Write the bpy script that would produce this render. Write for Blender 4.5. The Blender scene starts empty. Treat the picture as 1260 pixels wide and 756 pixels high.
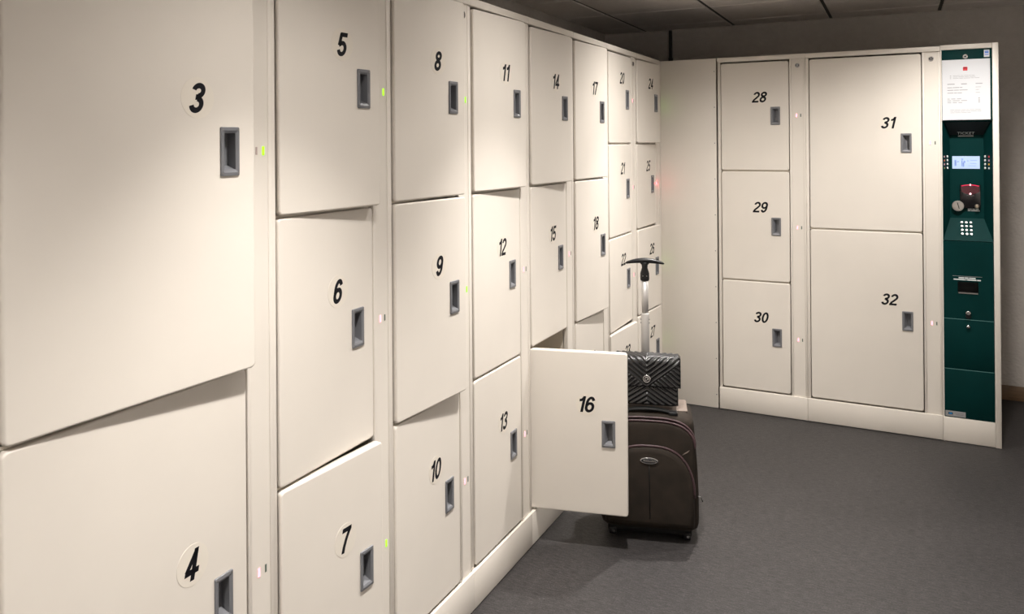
import bpy, bmesh, math, random
from mathutils import Vector, Matrix

PI = math.pi
rnd = random.Random(7)
S = bpy.context.scene
C = S.collection

# ------------------------------------------------------------------ camera
F_PX, YAW, ROLL, PITCH = 994.976, 0.484532, -0.0071607, 0.003031
PX, PY = 581.01, 174.04
CAM = Vector((1.23195, 0.0, 1.52112))
fw = Vector((-math.sin(YAW) * math.cos(PITCH), math.cos(YAW) * math.cos(PITCH), math.sin(PITCH)))
rt = Vector((math.cos(YAW), math.sin(YAW), 0))
up = rt.cross(fw)
r2 = rt * math.cos(ROLL) + up * math.sin(ROLL)
u2 = -rt * math.sin(ROLL) + up * math.cos(ROLL)
cam_data = bpy.data.cameras.new('camera')
cam = bpy.data.objects.new('camera', cam_data)
C.objects.link(cam)
cam.matrix_world = Matrix(((r2.x, u2.x, -fw.x, CAM.x), (r2.y, u2.y, -fw.y, CAM.y), (r2.z, u2.z, -fw.z, CAM.z), (0, 0, 0, 1)))
cam_data.sensor_fit = 'HORIZONTAL'
cam_data.sensor_width = 36
cam_data.lens = 36 * F_PX / 1260
cam_data.shift_x = (630 - PX) / 1260
cam_data.shift_y = (PY - 378) / 1260
cam_data.clip_start = 0.02
S.camera = cam

# ------------------------------------------------------------------ world, exposure, lamps
world = bpy.data.worlds.new('world')
S.world = world
world.use_nodes = True
world.node_tree.nodes['Background'].inputs[0].default_value = (0.9, 0.93, 1.0, 1)
world.node_tree.nodes['Background'].inputs[1].default_value = 0.0
S.view_settings.view_transform = 'Standard'
S.view_settings.look = 'None'
S.view_settings.exposure = 1.57
S.view_settings.gamma = 1.0
S.view_settings.use_curve_mapping = False

CEIL = 2.305
# ceiling downlights: x, y, [(beam degrees, watts), ...]; beam plus spill of each reflector lamp
DOWNLIGHTS = [
    (0.54, 1.30, [(80, 60), (125, 11)]),
    (0.54, 2.44, [(150, 10), (110, 6), (80, 60)]),
    (0.54, 3.72, [(150, 18), (115, 10), (80, 36)]),
    (1.57, 4.10, [(150, 32)]),
    (0.54, 0.10, [(110, 40)]),  # unseen, added for ambient fill
    (0.60, -2.10, [(110, 75)]),  # unseen near row, added to bounce fill light off the near wall
    (1.80, -2.10, [(110, 75)]),
    (2.95, -0.60, [(84, 95)]),  # unseen right row, added to wash the right wall for bounce light
    (2.95, 0.60, [(84, 95)]),
    (2.95, 1.80, [(84, 95)]),
    (2.95, 3.00, [(84, 60)]),
]
LAMP_COL = (1.0, 0.955, 0.91)


# ------------------------------------------------------------------ materials
def new_mat(name):
    m = bpy.data.materials.new(name)
    m.use_nodes = True
    return m, m.node_tree.nodes, m.node_tree.links, m.node_tree.nodes['Principled BSDF']


def mat(name, col, rough=0.5, metal=0.0, spec=0.5, noise=0.0, nscale=20.0, bump=0.0, bscale=200.0, coat=0.0, stretch=(1, 1, 1), emit=None, estr=0.0, alpha=None, bdist=0.002):
    m, N, L, b = new_mat(name)
    b.inputs['Base Color'].default_value = (*col, 1)
    b.inputs['Roughness'].default_value = rough
    b.inputs['Metallic'].default_value = metal
    b.inputs['Specular IOR Level'].default_value = spec
    b.inputs['Coat Weight'].default_value = coat
    if emit:
        b.inputs['Emission Color'].default_value = (*emit, 1)
        b.inputs['Emission Strength'].default_value = estr
    if alpha is not None:
        b.inputs['Alpha'].default_value = alpha
    if noise or bump:
        tc = N.new('ShaderNodeTexCoord')
        mp = N.new('ShaderNodeMapping')
        mp.inputs['Scale'].default_value = stretch
        L.new(tc.outputs['Object'], mp.inputs['Vector'])
        if noise:
            n = N.new('ShaderNodeTexNoise')
            n.inputs['Scale'].default_value = nscale
            n.inputs['Detail'].default_value = 5
            L.new(mp.outputs[0], n.inputs['Vector'])
            mr = N.new('ShaderNodeMapRange')
            mr.inputs['From Min'].default_value = 0.3
            mr.inputs['From Max'].default_value = 0.7
            mr.inputs['To Min'].default_value = 1 - noise
            mr.inputs['To Max'].default_value = 1 + noise
            L.new(n.outputs['Fac'], mr.inputs['Value'])
            mx = N.new('ShaderNodeVectorMath')
            mx.operation = 'SCALE'
            mx.inputs[0].default_value = col
            L.new(mr.outputs[0], mx.inputs['Scale'])
            L.new(mx.outputs[0], b.inputs['Base Color'])
        if bump:
            n2 = N.new('ShaderNodeTexNoise')
            n2.inputs['Scale'].default_value = bscale
            n2.inputs['Detail'].default_value = 3
            L.new(mp.outputs[0], n2.inputs['Vector'])
            bp = N.new('ShaderNodeBump')
            bp.inputs['Strength'].default_value = bump
            bp.inputs['Distance'].default_value = bdist
            L.new(n2.outputs['Fac'], bp.inputs['Height'])
            L.new(bp.outputs[0], b.inputs['Normal'])
    return m


M = {}
M['cream'] = mat('cream_paint', (0.74, 0.69, 0.622), 0.42, spec=0.4, noise=0.015, nscale=6, bump=0.06, bscale=900, bdist=0.0006)
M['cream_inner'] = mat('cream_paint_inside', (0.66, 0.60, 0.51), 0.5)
M['handle'] = mat('grey_plastic', (0.165, 0.168, 0.18), 0.38, spec=0.5, bump=0.05, bscale=1500, bdist=0.0004)
M['handle_dark'] = mat('dark_plastic', (0.02, 0.02, 0.022), 0.6)
M['chrome'] = mat('chrome', (0.62, 0.61, 0.6), 0.22, metal=1.0)
M['steel'] = mat('brushed_steel', (0.55, 0.52, 0.49), 0.35, metal=1.0, noise=0.08, nscale=60)
M['screw'] = mat('screw_steel', (0.30, 0.29, 0.28), 0.35, metal=1.0)
M['black_print'] = mat('black_print', (0.006, 0.006, 0.009), 0.6, spec=0.2)
M['sticker'] = mat('clear_sticker', (0.76, 0.705, 0.62), 0.28, spec=0.5)
M['red_led'] = mat('red_led', (0.3, 0.02, 0.03), 0.3, emit=(1.0, 0.30, 0.35), estr=0.95)
M['green_led'] = mat('green_led', (0.05, 0.2, 0.01), 0.3, emit=(0.42, 1.0, 0.008), estr=0.5)
M['led_off_red'] = mat('led_off_red', (0.42, 0.33, 0.30), 0.35)
M['led_off_green'] = mat('led_off_green', (0.10, 0.13, 0.10), 0.35)
M['ceiling_tile'] = mat('ceiling_tile', (0.78, 0.73, 0.69), 0.9, noise=0.04, nscale=30, bump=0.2, bscale=300)
M['grid'] = mat('ceiling_grid', (0.06, 0.056, 0.052), 0.6)
M['wood'] = mat('baseboard_wood', (0.14, 0.085, 0.045), 0.5, noise=0.2, nscale=12, stretch=(1, 8, 8))
M['pipe'] = mat('dark_conduit', (0.035, 0.034, 0.034), 0.7)
M['lamp_lens'] = mat('lamp_lens', (0.9, 0.9, 0.88), 0.4, emit=(1.0, 0.93, 0.85), estr=5.040)
M['white_trim'] = mat('white_trim', (0.7, 0.7, 0.68), 0.5)
M['teal'] = mat('teal_paint', (0.0006, 0.026, 0.025), 0.60, spec=0.08, noise=0.12, nscale=5, bump=0.04, bscale=700, bdist=0.0006)
M['paper'] = mat('paper', (0.60, 0.61, 0.63), 0.6)
M['print_grey'] = mat('print_grey', (0.28, 0.28, 0.29), 0.7)
M['print_white'] = mat('print_white', (0.75, 0.78, 0.77), 0.6)
M['red_print'] = mat('red_print', (0.55, 0.02, 0.03), 0.6)
M['blue_print'] = mat('blue_print', (0.06, 0.18, 0.62), 0.6)
M['cyan_print'] = mat('cyan_print', (0.03, 0.28, 0.65), 0.6)
M['plate'] = mat('label_plate', (0.42, 0.42, 0.42), 0.4, metal=0.4)
M['black_gloss'] = mat('black_gloss', (0.006, 0.005, 0.006), 0.15, spec=0.6)
M['screen'] = mat('lcd_screen', (0.05, 0.07, 0.10), 0.2, emit=(0.60, 0.73, 1.0), estr=0.33)
M['screen_ink'] = mat('lcd_ink', (0.12, 0.18, 0.40), 0.3, emit=(0.25, 0.33, 0.65), estr=0.189)
M['scan_glow'] = mat('scanner_glow', (0.5, 0.02, 0.05), 0.15, emit=(1.0, 0.03, 0.12), estr=0.210)
M['scan_spot'] = mat('scanner_spot', (1, 0.6, 0.6), 0.2, emit=(1.0, 0.45, 0.5), estr=1.680)
M['scan_dark'] = mat('scanner_window', (0.06, 0.004, 0.01), 0.08, spec=0.7)
M['btn_white'] = mat('white_button', (0.85, 0.85, 0.83), 0.35, spec=0.6)
M['flag_red'] = mat('flag_red', (0.7, 0.05, 0.05), 0.5)
M['flag_yellow'] = mat('flag_yellow', (0.85, 0.45, 0.02), 0.5)
M['flag_green'] = mat('flag_green', (0.02, 0.4, 0.1), 0.5)
M['flag_pink'] = mat('flag_pink', (0.65, 0.35, 0.5), 0.5)
M['key'] = mat('key_steel', (0.36, 0.355, 0.35), 0.42, metal=0.9)
M['brass'] = mat('warm_steel', (0.50, 0.42, 0.33), 0.3, metal=1.0)
M['suit'] = mat('brown_suitcase_fabric', (0.0235, 0.0175, 0.0128), 0.8, spec=0.25, noise=0.25, nscale=14, bump=0.35, bscale=900, bdist=0.001)
M['suit_light'] = mat('taupe_lining_fabric', (0.19, 0.15, 0.125), 0.75, noise=0.1, nscale=30)
M['piping'] = mat('plum_brown_piping', (0.060, 0.032, 0.036), 0.45)
M['black_rubber'] = mat('black_rubber', (0.006, 0.006, 0.006), 0.6, spec=0.25)
M['black_plastic'] = mat('black_plastic', (0.011, 0.011, 0.012), 0.40, spec=0.35)
M['alu'] = mat('satin_aluminium', (0.62, 0.60, 0.58), 0.5, metal=0.75)
M['leather'] = mat('black_quilted_leather', (0.004, 0.004, 0.005), 0.27, spec=0.9, coat=0.0, bump=0.12, bscale=700, bdist=0.0006)
M['dark_shadow'] = mat('black_recess', (0.004, 0.004, 0.005), 0.7)


def floor_material():
    m, N, L, b = new_mat('dark_vinyl_floor')
    tc = N.new('ShaderNodeTexCoord')

    def noise(scale, stretch, detail=4):
        mp = N.new('ShaderNodeMapping')
        mp.inputs['Scale'].default_value = stretch
        L.new(tc.outputs['Object'], mp.inputs['Vector'])
        n = N.new('ShaderNodeTexNoise')
        n.inputs['Scale'].default_value = scale
        n.inputs['Detail'].default_value = detail
        L.new(mp.outputs[0], n.inputs['Vector'])
        return n.outputs['Fac']

    def rng(v, a, b_, lo, hi):
        r = N.new('ShaderNodeMapRange')
        r.inputs['From Min'].default_value = a
        r.inputs['From Max'].default_value = b_
        r.inputs['To Min'].default_value = lo
        r.inputs['To Max'].default_value = hi
        L.new(v, r.inputs['Value'])
        return r.outputs[0]

    def mul(a, b_):
        r = N.new('ShaderNodeMath')
        r.operation = 'MULTIPLY'
        L.new(a, r.inputs[0])
        L.new(b_, r.inputs[1])
        return r.outputs[0]
    streak = rng(noise(32, (1.0, 5.0, 1), 5), 0.3, 0.7, 0.48, 1.52)
    fine = rng(noise(170, (1.0, 2.2, 1), 3), 0.3, 0.7, 0.35, 1.65)
    wear = rng(noise(2.2, (1, 1.6, 1), 4), 0.3, 0.7, 0.90, 1.10)
    spk = rng(noise(260, (1, 1, 1), 1), 0.68, 0.80, 1.0, 2.2)
    k = mul(mul(streak, fine), mul(wear, spk))
    sc = N.new('ShaderNodeVectorMath')
    sc.operation = 'SCALE'
    sc.inputs[0].default_value = (0.0335, 0.0305, 0.0303)
    L.new(k, sc.inputs['Scale'])
    L.new(sc.outputs[0], b.inputs['Base Color'])
    b.inputs['Roughness'].default_value = 0.52
    b.inputs['Specular IOR Level'].default_value = 0.35
    bp = N.new('ShaderNodeBump')
    bp.inputs['Strength'].default_value = 0.25
    bp.inputs['Distance'].default_value = 0.001
    L.new(noise(350, (1, 2.5, 1), 2), bp.inputs['Height'])
    L.new(bp.outputs[0], b.inputs['Normal'])
    return m


M['floor'] = floor_material()
M['wall_white'] = mat('white_wall_paint', (0.74, 0.71, 0.67), 0.9, noise=0.03, nscale=20)
M['wall'] = mat('grey_wall_plaster', (0.52, 0.485, 0.45), 0.9, noise=0.04, nscale=25, bump=0.9, bscale=55, bdist=0.006)


# ------------------------------------------------------------------ mesh helpers
class MB:
    """collects vertices, faces, material slots; builds ONE mesh object"""

    def __init__(self):
        self.v, self.f, self.mi, self.sm = [], [], [], []

    def quad(self, pts, mi=0, sm=False):
        n = len(self.v)
        self.v += [tuple(p) for p in pts]
        self.f.append(tuple(range(n, n + len(pts))))
        self.mi.append(mi)
        self.sm.append(sm)

    def box(self, x0, x1, y0, y1, z0, z1, mi=0, bev=0.0):
        if bev > 0:
            return self.bevel_box(x0, x1, y0, y1, z0, z1, bev, mi)
        n = len(self.v)
        self.v += [(x, y, z) for z in (z0, z1) for y in (y0, y1) for x in (x0, x1)]
        for q in ((0, 2, 3, 1), (4, 5, 7, 6), (0, 1, 5, 4), (2, 6, 7, 3), (0, 4, 6, 2), (1, 3, 7, 5)):
            self.f.append(tuple(n + i for i in q))
            self.mi.append(mi)
            self.sm.append(False)

    def bevel_box(self, x0, x1, y0, y1, z0, z1, b, mi=0, seg=2):
        bm = bmesh.new()
        bmesh.ops.create_cube(bm, size=1)
        for v in bm.verts:
            v.co = Vector(((x0 + x1) / 2 + v.co.x * (x1 - x0), (y0 + y1) / 2 + v.co.y * (y1 - y0), (z0 + z1) / 2 + v.co.z * (z1 - z0)))
        bmesh.ops.bevel(bm, geom=bm.edges[:], offset=b, segments=seg, profile=0.5, affect='EDGES')
        self.add_bm(bm, mi, True)

    def add_bm(self, bm, mi=0, sm=False):
        bm.verts.index_update()
        n = len(self.v)
        self.v += [tuple(v.co) for v in bm.verts]
        for f in bm.faces:
            self.f.append(tuple(n + v.index for v in f.verts))
            self.mi.append(mi)
            self.sm.append(sm)
        bm.free()

    def loft(self, rings, mi=0, sm=True, close=True, cap0=False, cap1=False):
        n = len(self.v)
        k = len(rings[0])
        for r in rings:
            self.v += [tuple(p) for p in r]
        for i in range(len(rings) - 1):
            for j in range(k if close else k - 1):
                a, b = n + i * k + j, n + i * k + (j + 1) % k
                self.f.append((a, b, b + k, a + k))
                self.mi.append(mi)
                self.sm.append(sm)
        if cap0:
            self.f.append(tuple(n + j for j in reversed(range(k))))
            self.mi.append(mi)
            self.sm.append(False)
        if cap1:
            m0 = n + (len(rings) - 1) * k
            self.f.append(tuple(m0 + j for j in range(k)))
            self.mi.append(mi)
            self.sm.append(False)

    def cyl(self, c, axis, r, length, seg=20, mi=0, r2=None, bev=0.0):
        """cylinder starting at c going along axis, optional rounded end"""
        a = Vector(axis).normalized()
        t = a.orthogonal().normalized()
        s = a.cross(t)
        c = Vector(c)
        r2 = r if r2 is None else r2
        prof = [(0, r)] + ([(length - bev, r2), (length - bev * 0.3, r2 - bev * 0.3), (length, r2 - bev)] if bev else [(length, r2)])
        rings = []
        for h, rr in prof:
            rings.append([c + a * h + (t * math.cos(2 * PI * i / seg) + s * math.sin(2 * PI * i / seg)) * rr for i in range(seg)])
        self.loft(rings, mi, True, True, True, True)

    def tube(self, pts, r, seg=8, mi=0, caps=True):
        pts = [Vector(p) for p in pts]
        rings = []
        prev = None
        for i, p in enumerate(pts):
            d = (pts[min(i + 1, len(pts) - 1)] - pts[max(i - 1, 0)]).normalized()
            t = prev - d * prev.dot(d) if prev else d.orthogonal()
            t.normalize()
            prev = t
            s = d.cross(t)
            rr = r[i] if isinstance(r, (list, tuple)) else r
            rings.append([p + (t * math.cos(2 * PI * j / seg) + s * math.sin(2 * PI * j / seg)) * rr for j in range(seg)])
        self.loft(rings, mi, True, True, caps, caps)

    def mesh(self, name):
        me = bpy.data.meshes.new(name)
        me.from_pydata(self.v, [], self.f)
        me.polygons.foreach_set('material_index', self.mi)
        me.polygons.foreach_set('use_smooth', self.sm)
        me.update()
        bm = bmesh.new()
        bm.from_mesh(me)
        bmesh.ops.recalc_face_normals(bm, faces=bm.faces[:])
        bm.to_mesh(me)
        bm.free()
        return me

    def build(self, name, mats, parent=None, loc=(0, 0, 0), rot=(0, 0, 0)):
        return put(name, self.mesh(name), mats, parent, loc, rot)


def put(name, me, mats, parent=None, loc=(0, 0, 0), rot=(0, 0, 0)):
    if not me.materials:
        for m in (mats if isinstance(mats, (list, tuple)) else [mats]):
            me.materials.append(M[m])
    o = bpy.data.objects.new(name, me)
    C.objects.link(o)
    o.parent = parent
    o.location = loc
    o.rotation_euler = rot
    return o


def tag(o, label, cat, group=None):
    o['label'] = label
    o['category'] = cat
    if group:
        o['group'] = group
    return o


def thing(name, label, cat, loc=(0, 0, 0), rz=0.0, group=None):
    o = bpy.data.objects.new(name, None)
    C.objects.link(o)
    o.empty_display_size = 0.1
    o.location = loc
    o.rotation_euler = (0, 0, rz)
    return tag(o, label, cat, group)


def struct(o):
    o['kind'] = 'structure'
    return o


_txt = {}


def text_mesh(body, height, bold=0.0, shear=0.0, extrude=0.0004, space=1.0, xscale=1.0):
    """mesh of lettering, centred, lying in XZ facing -Y, cap height = height"""
    key = (body, height, bold, shear, extrude, space, xscale)
    if key in _txt:
        return _txt[key]
    cu = bpy.data.curves.new('lettering', 'FONT')
    cu.body = body
    cu.align_x = 'CENTER'
    cu.align_y = 'CENTER'
    cu.size = 1.0
    cu.shear = shear
    cu.offset = bold
    cu.space_character = space
    cu.resolution_u = 6
    ob = bpy.data.objects.new('lettering', cu)
    C.objects.link(ob)
    dg = bpy.context.evaluated_depsgraph_get()
    dg.update()
    me = bpy.data.meshes.new_from_object(ob.evaluated_get(dg))
    bpy.data.objects.remove(ob)
    bpy.data.curves.remove(cu)
    vs = [v.co.copy() for v in me.vertices]
    x0, x1 = min(v.x for v in vs), max(v.x for v in vs)
    y0, y1 = min(v.y for v in vs), max(v.y for v in vs)
    k = height / (y1 - y0)
    for v in me.vertices:
        v.co = Vector(((v.co.x - (x0 + x1) / 2) * k * xscale, 0, (v.co.y - (y0 + y1) / 2) * k))
    bm = bmesh.new()
    bm.from_mesh(me)
    r = bmesh.ops.extrude_face_region(bm, geom=bm.faces[:])
    for g in r['geom']:
        if isinstance(g, bmesh.types.BMVert):
            g.co.y -= extrude
    bmesh.ops.recalc_face_normals(bm, faces=bm.faces[:])
    bm.to_mesh(me)
    bm.free()
    _txt[key] = me
    return me


# ------------------------------------------------------------------ the room
X0, X1, Y0, Y1 = -0.645, 3.26, -2.42, 5.65
mb = MB(); mb.box(X0 - 0.2, X1 + 0.2, Y0 - 0.2, Y1 + 0.2, -0.1, 0.0)
struct(mb.build('floor', 'floor'))
mb = MB(); mb.box(X0 - 0.1, X0, Y0 - 0.1, Y1 + 0.1, 0, CEIL + 0.05)
struct(mb.build('wall_left', 'wall'))
mb = MB(); mb.box(X0, X1, Y1, Y1 + 0.1, 0, CEIL + 0.05)
struct(mb.build('wall_far', 'wall'))
mb = MB(); mb.box(X1, X1 + 0.1, Y0 - 0.1, Y1 + 0.1, 0, CEIL + 0.05)
struct(mb.build('wall_right', 'wall_white'))
mb = MB(); mb.box(X0, X1, Y0 - 0.1, Y0, 0, CEIL + 0.05)
struct(mb.build('wall_near', 'wall_white'))
mb = MB(); mb.box(X0, X1, Y1 - 0.014, Y1 - 0.0005, 0, 0.085, 0, 0.003)
struct(mb.build('baseboard_far', 'wood'))
mb = MB(); mb.box(X1 - 0.014, X1 - 0.0005, Y0, Y1 - 0.015, 0, 0.085, 0, 0.003)
struct(mb.build('baseboard_right', 'wood'))

mb = MB(); mb.box(X0, X1, Y0, Y1, CEIL + 0.014, CEIL + 0.08)
ceiling = struct(mb.build('ceiling', 'ceiling_tile'))
GX = [-0.94 + 0.6 * i for i in range(9)]
GY = [5.98 - 0.6 * i for i in range(16)]
tile_cache = {}
for i in range(len(GX) - 1):
    for j in range(len(GY) - 1):
        a, b = max(GX[i], X0), min(GX[i + 1], X1)
        c, d = max(GY[j + 1], Y0), min(GY[j], Y1)
        if b - a < 0.03 or d - c < 0.03:
            continue
        key = (round(b - a, 3), round(d - c, 3))
        if key not in tile_cache:
            hw, hd, t = key[0] / 2 - 0.010, key[1] / 2 - 0.010, 0.006
            mb = MB()
            rings = [[(sx * (hw - e), sy * (hd - e), z) for sx, sy in ((-1, -1), (1, -1), (1, 1), (-1, 1))] for e, z in ((0, 0.013), (0, 0.003), (0.004, -0.001))]
            mb.loft(rings, 0, False, True, True, True)
            tile_cache[key] = mb.mesh('ceiling_tile')
        put('ceiling_tile', tile_cache[key], 'ceiling_tile', ceiling, ((a + b) / 2, (c + d) / 2, CEIL))
mb0 = MB(); mb0.box(-0.008, 0.008, Y0, Y1, 0.004, 0.0135)
g1 = mb0.mesh('grid_bar')
mb0 = MB(); mb0.box(X0, X1, -0.005, 0.005, 0.0045, 0.0130)
g2 = mb0.mesh('grid_bar')
for x in GX:
    if X0 < x < X1:
        put('grid_bar', g1, 'grid', ceiling, (x, 0, CEIL))
for y in GY:
    if Y0 < y < Y1:
        put('grid_bar', g2, 'grid', ceiling, (0, y, CEIL))

# conduit on the far wall above the lockers
o = thing('wall_conduit', 'dark vertical conduit on the far wall above the locker corner', 'conduit', (-0.165, Y1 - 0.018, 0))
mb = MB(); mb.box(-0.010, 0.010, -0.008, 0.0175, 0.0, CEIL - 0.002, 0, 0.004)
mb.build('duct', 'pipe', o)
for z in (0.4, 1.2, 2.1):
    mb = MB(); mb.box(-0.013, 0.013, -0.011, 0.0178, z - 0.012, z + 0.012, 0, 0.003)
    mb.build('clip', 'pipe', o)

# ceiling downlights with their lamps, including the unseen ones added for fill
ring_me = lens_me = None
WHERE = ['above doors 3 and 5', 'above the gap between doors 10 and 13', 'above the suitcase', 'in front of the pay terminal', 'at the camera end of the left lockers, added as unseen fill light',
         'by the near wall on the locker side, added as unseen fill light', 'by the middle of the near wall, added as unseen fill light', 'by the near end of the right wall, added as unseen fill light', 'second from the near end of the right wall, added as unseen fill light', 'third from the near end of the right wall, added as unseen fill light', 'by the far end of the right wall, added as unseen fill light']
for i, (x, y, beams) in enumerate(DOWNLIGHTS):
    where = WHERE[i]
    o = thing('downlight', 'round white recessed ceiling downlight ' + where, 'downlight', (x, y, CEIL), 0, 'recessed ceiling downlights')
    if ring_me is None:
        mb = MB()
        prof = [(0.058, -0.001), (0.060, -0.005), (0.054, -0.007), (0.046, -0.004), (0.044, 0.010)]
        mb.loft([[(r * math.cos(2 * PI * k / 32), r * math.sin(2 * PI * k / 32), z) for k in range(32)] for r, z in prof])
        ring_me = mb.mesh('trim_ring')
        mb = MB()
        mb.loft([[(r * math.cos(2 * PI * k / 32), r * math.sin(2 * PI * k / 32), z) for k in range(32)] for r, z in ((0.044, -0.0015), (0.03, -0.003))], 0, True, True, False, True)
        lens_me = mb.mesh('lamp_lens')
    put('trim_ring', ring_me, 'white_trim', o)
    put('lamp_lens', lens_me, 'lamp_lens', o)
    for deg, w in beams:
        ld = bpy.data.lights.new('downlight_lamp', 'SPOT')
        ld.energy = w
        ld.color = LAMP_COL
        ld.spot_size = math.radians(deg)
        ld.spot_blend = 1.0
        ld.shadow_soft_size = 0.03
        lo = bpy.data.objects.new('downlight_lamp', ld)
        C.objects.link(lo)
        lo.parent = o
        lo.location = (0, 0, -0.045)

# ------------------------------------------------------------------ lockers
HT, KICK, RAIL = 2.0, 0.126, 1.973
DEPTH = 0.62
FRONT_GAP = 0.004


def rrect(w, h, r, seg=4):
    pts = []
    for cx, cz, a0 in ((w - r, r, -PI / 2), (w - r, h - r, 0), (r, h - r, PI / 2), (r, r, PI)):
        for k in range(seg + 1):
            a = a0 + PI / 2 * k / seg
            pts.append((cx + r * math.cos(a), cz + r * math.sin(a)))
    return pts


HW, HH = 0.050, 0.100       # handle plate
HOLE_W, HOLE_H = 0.038, 0.088
_door = {}


def door_mesh(w, h, hx, hz):
    """sheet steel door with rolled edges and a cut-out for the handle; local origin hinge side bottom, front at y=0"""
    key = (round(w, 4), round(h, 4))
    if key in _door:
        return _door[key]
    bm = bmesh.new()
    prof = [(0.0, 0.022), (0.0, 0.0045), (0.0006, 0.0024), (0.0018, 0.0008), (0.0035, 0.0002), (0.005, 0.0)]
    loops = []
    for e, y in prof:
        r = max(0.011 - e, 0.003)
        loops.append([bm.verts.new((x + e, y, z + e)) for x, z in rrect(w - 2 * e, h - 2 * e, r)])
    n = len(loops[0])
    for a, b in zip(loops, loops[1:]):
        for j in range(n):
            f = bm.faces.new((a[j], a[(j + 1) % n], b[(j + 1) % n], b[j]))
            f.smooth = True
    hole = [bm.verts.new((hx + sx * HOLE_W / 2, 0, hz + sz * HOLE_H / 2)) for sx, sz in ((-1, -1), (1, -1), (1, 1), (-1, 1))]
    he = [bm.edges.new((hole[k], hole[(k + 1) % 4])) for k in range(4)]
    oe = [bm.edges.get((loops[-1][j], loops[-1][(j + 1) % n])) for j in range(n)]
    r = bmesh.ops.triangle_fill(bm, use_beauty=True, use_dissolve=False, edges=oe + he)
    for g in r['geom']:
        if isinstance(g, bmesh.types.BMFace):
            g.smooth = False
            if g.normal.y > 0:
                g.normal_flip()
    bh = [bm.verts.new((v.co.x, 0.022, v.co.z)) for v in hole]
    for k in range(4):
        bm.faces.new((hole[k], hole[(k + 1) % 4], bh[(k + 1) % 4], bh[k])).smooth = False
    be = [bm.edges.get((loops[0][j], loops[0][(j + 1) % n])) for j in range(n)]
    be += [bm.edges.get((bh[k], bh[(k + 1) % 4])) for k in range(4)]
    bmesh.ops.triangle_fill(bm, use_beauty=True, use_dissolve=False, edges=be)
    bmesh.ops.recalc_face_normals(bm, faces=bm.faces[:])
    me = bpy.data.meshes.new('door')
    bm.to_mesh(me)
    bm.free()
    _door[key] = me
    return me


def handle_mesh():
    """recessed grey pull: bevelled plate, cup with a sloped left wall, four screws; centred, plate face towards -Y"""
    mb = MB()

    def ring(w, h, r, y):
        return [(x - w / 2, y, z - h / 2) for x, z in rrect(w, h, r, 3)]

    def rect(x0, x1, z0, z1, y):
        # same vertex count as ring (16): split corners
        out = []
        for cx, cz in ((x1, z0), (x1, z1), (x0, z1), (x0, z0)):
            out += [(cx, y, cz)] * 4
        return out
    rings = [ring(HW, HH, 0.003, 0.0), ring(HW, HH, 0.003, -0.0022), ring(HW - 0.002, HH - 0.002, 0.0026, -0.0036),
             ring(HW - 0.012, HH - 0.014, 0.002, -0.0042)]
    mb.loft(rings, 0, False)
    mb.loft([ring(HW - 0.012, HH - 0.014, 0.002, -0.0042), ring(0.0295, 0.0755, 0.0015, -0.0018)], 0, False)
    # cup
    a = rect(-0.01475, 0.01475, -0.03775, 0.03775, -0.0018)
    b = rect(-0.0010, 0.01475, -0.0290, 0.03775, 0.0205)
    n = 16
    mb.loft([[a[i] for i in range(0, 16, 4)], [b[i] for i in range(0, 16, 4)]], 0, False)
    mb.quad([b[i] for i in range(0, 16, 4)], 0)
    for sx in (-1, 1):
        for sz in (-1, 1):
            mb.cyl((sx * 0.0205, -0.0030, sz * 0.0445), (0, -1, 0), 0.0021, 0.0013, 10, 2)
    return mb.mesh('handle')


HANDLE = handle_mesh()
mbd = MB()
mbd.cyl((0, 0, 0), (0, -1, 0), 0.0405, 0.0005, 48)
STICKER = mbd.mesh('number_sticker')
_parts = {}


def _arc(cx, cz, rx, rz, a0, a1, n=22):
    return [(cx + rx * math.cos(math.radians(a0 + (a1 - a0) * i / n)), cz + rz * math.sin(math.radians(a0 + (a1 - a0) * i / n))) for i in range(n + 1)]


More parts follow.
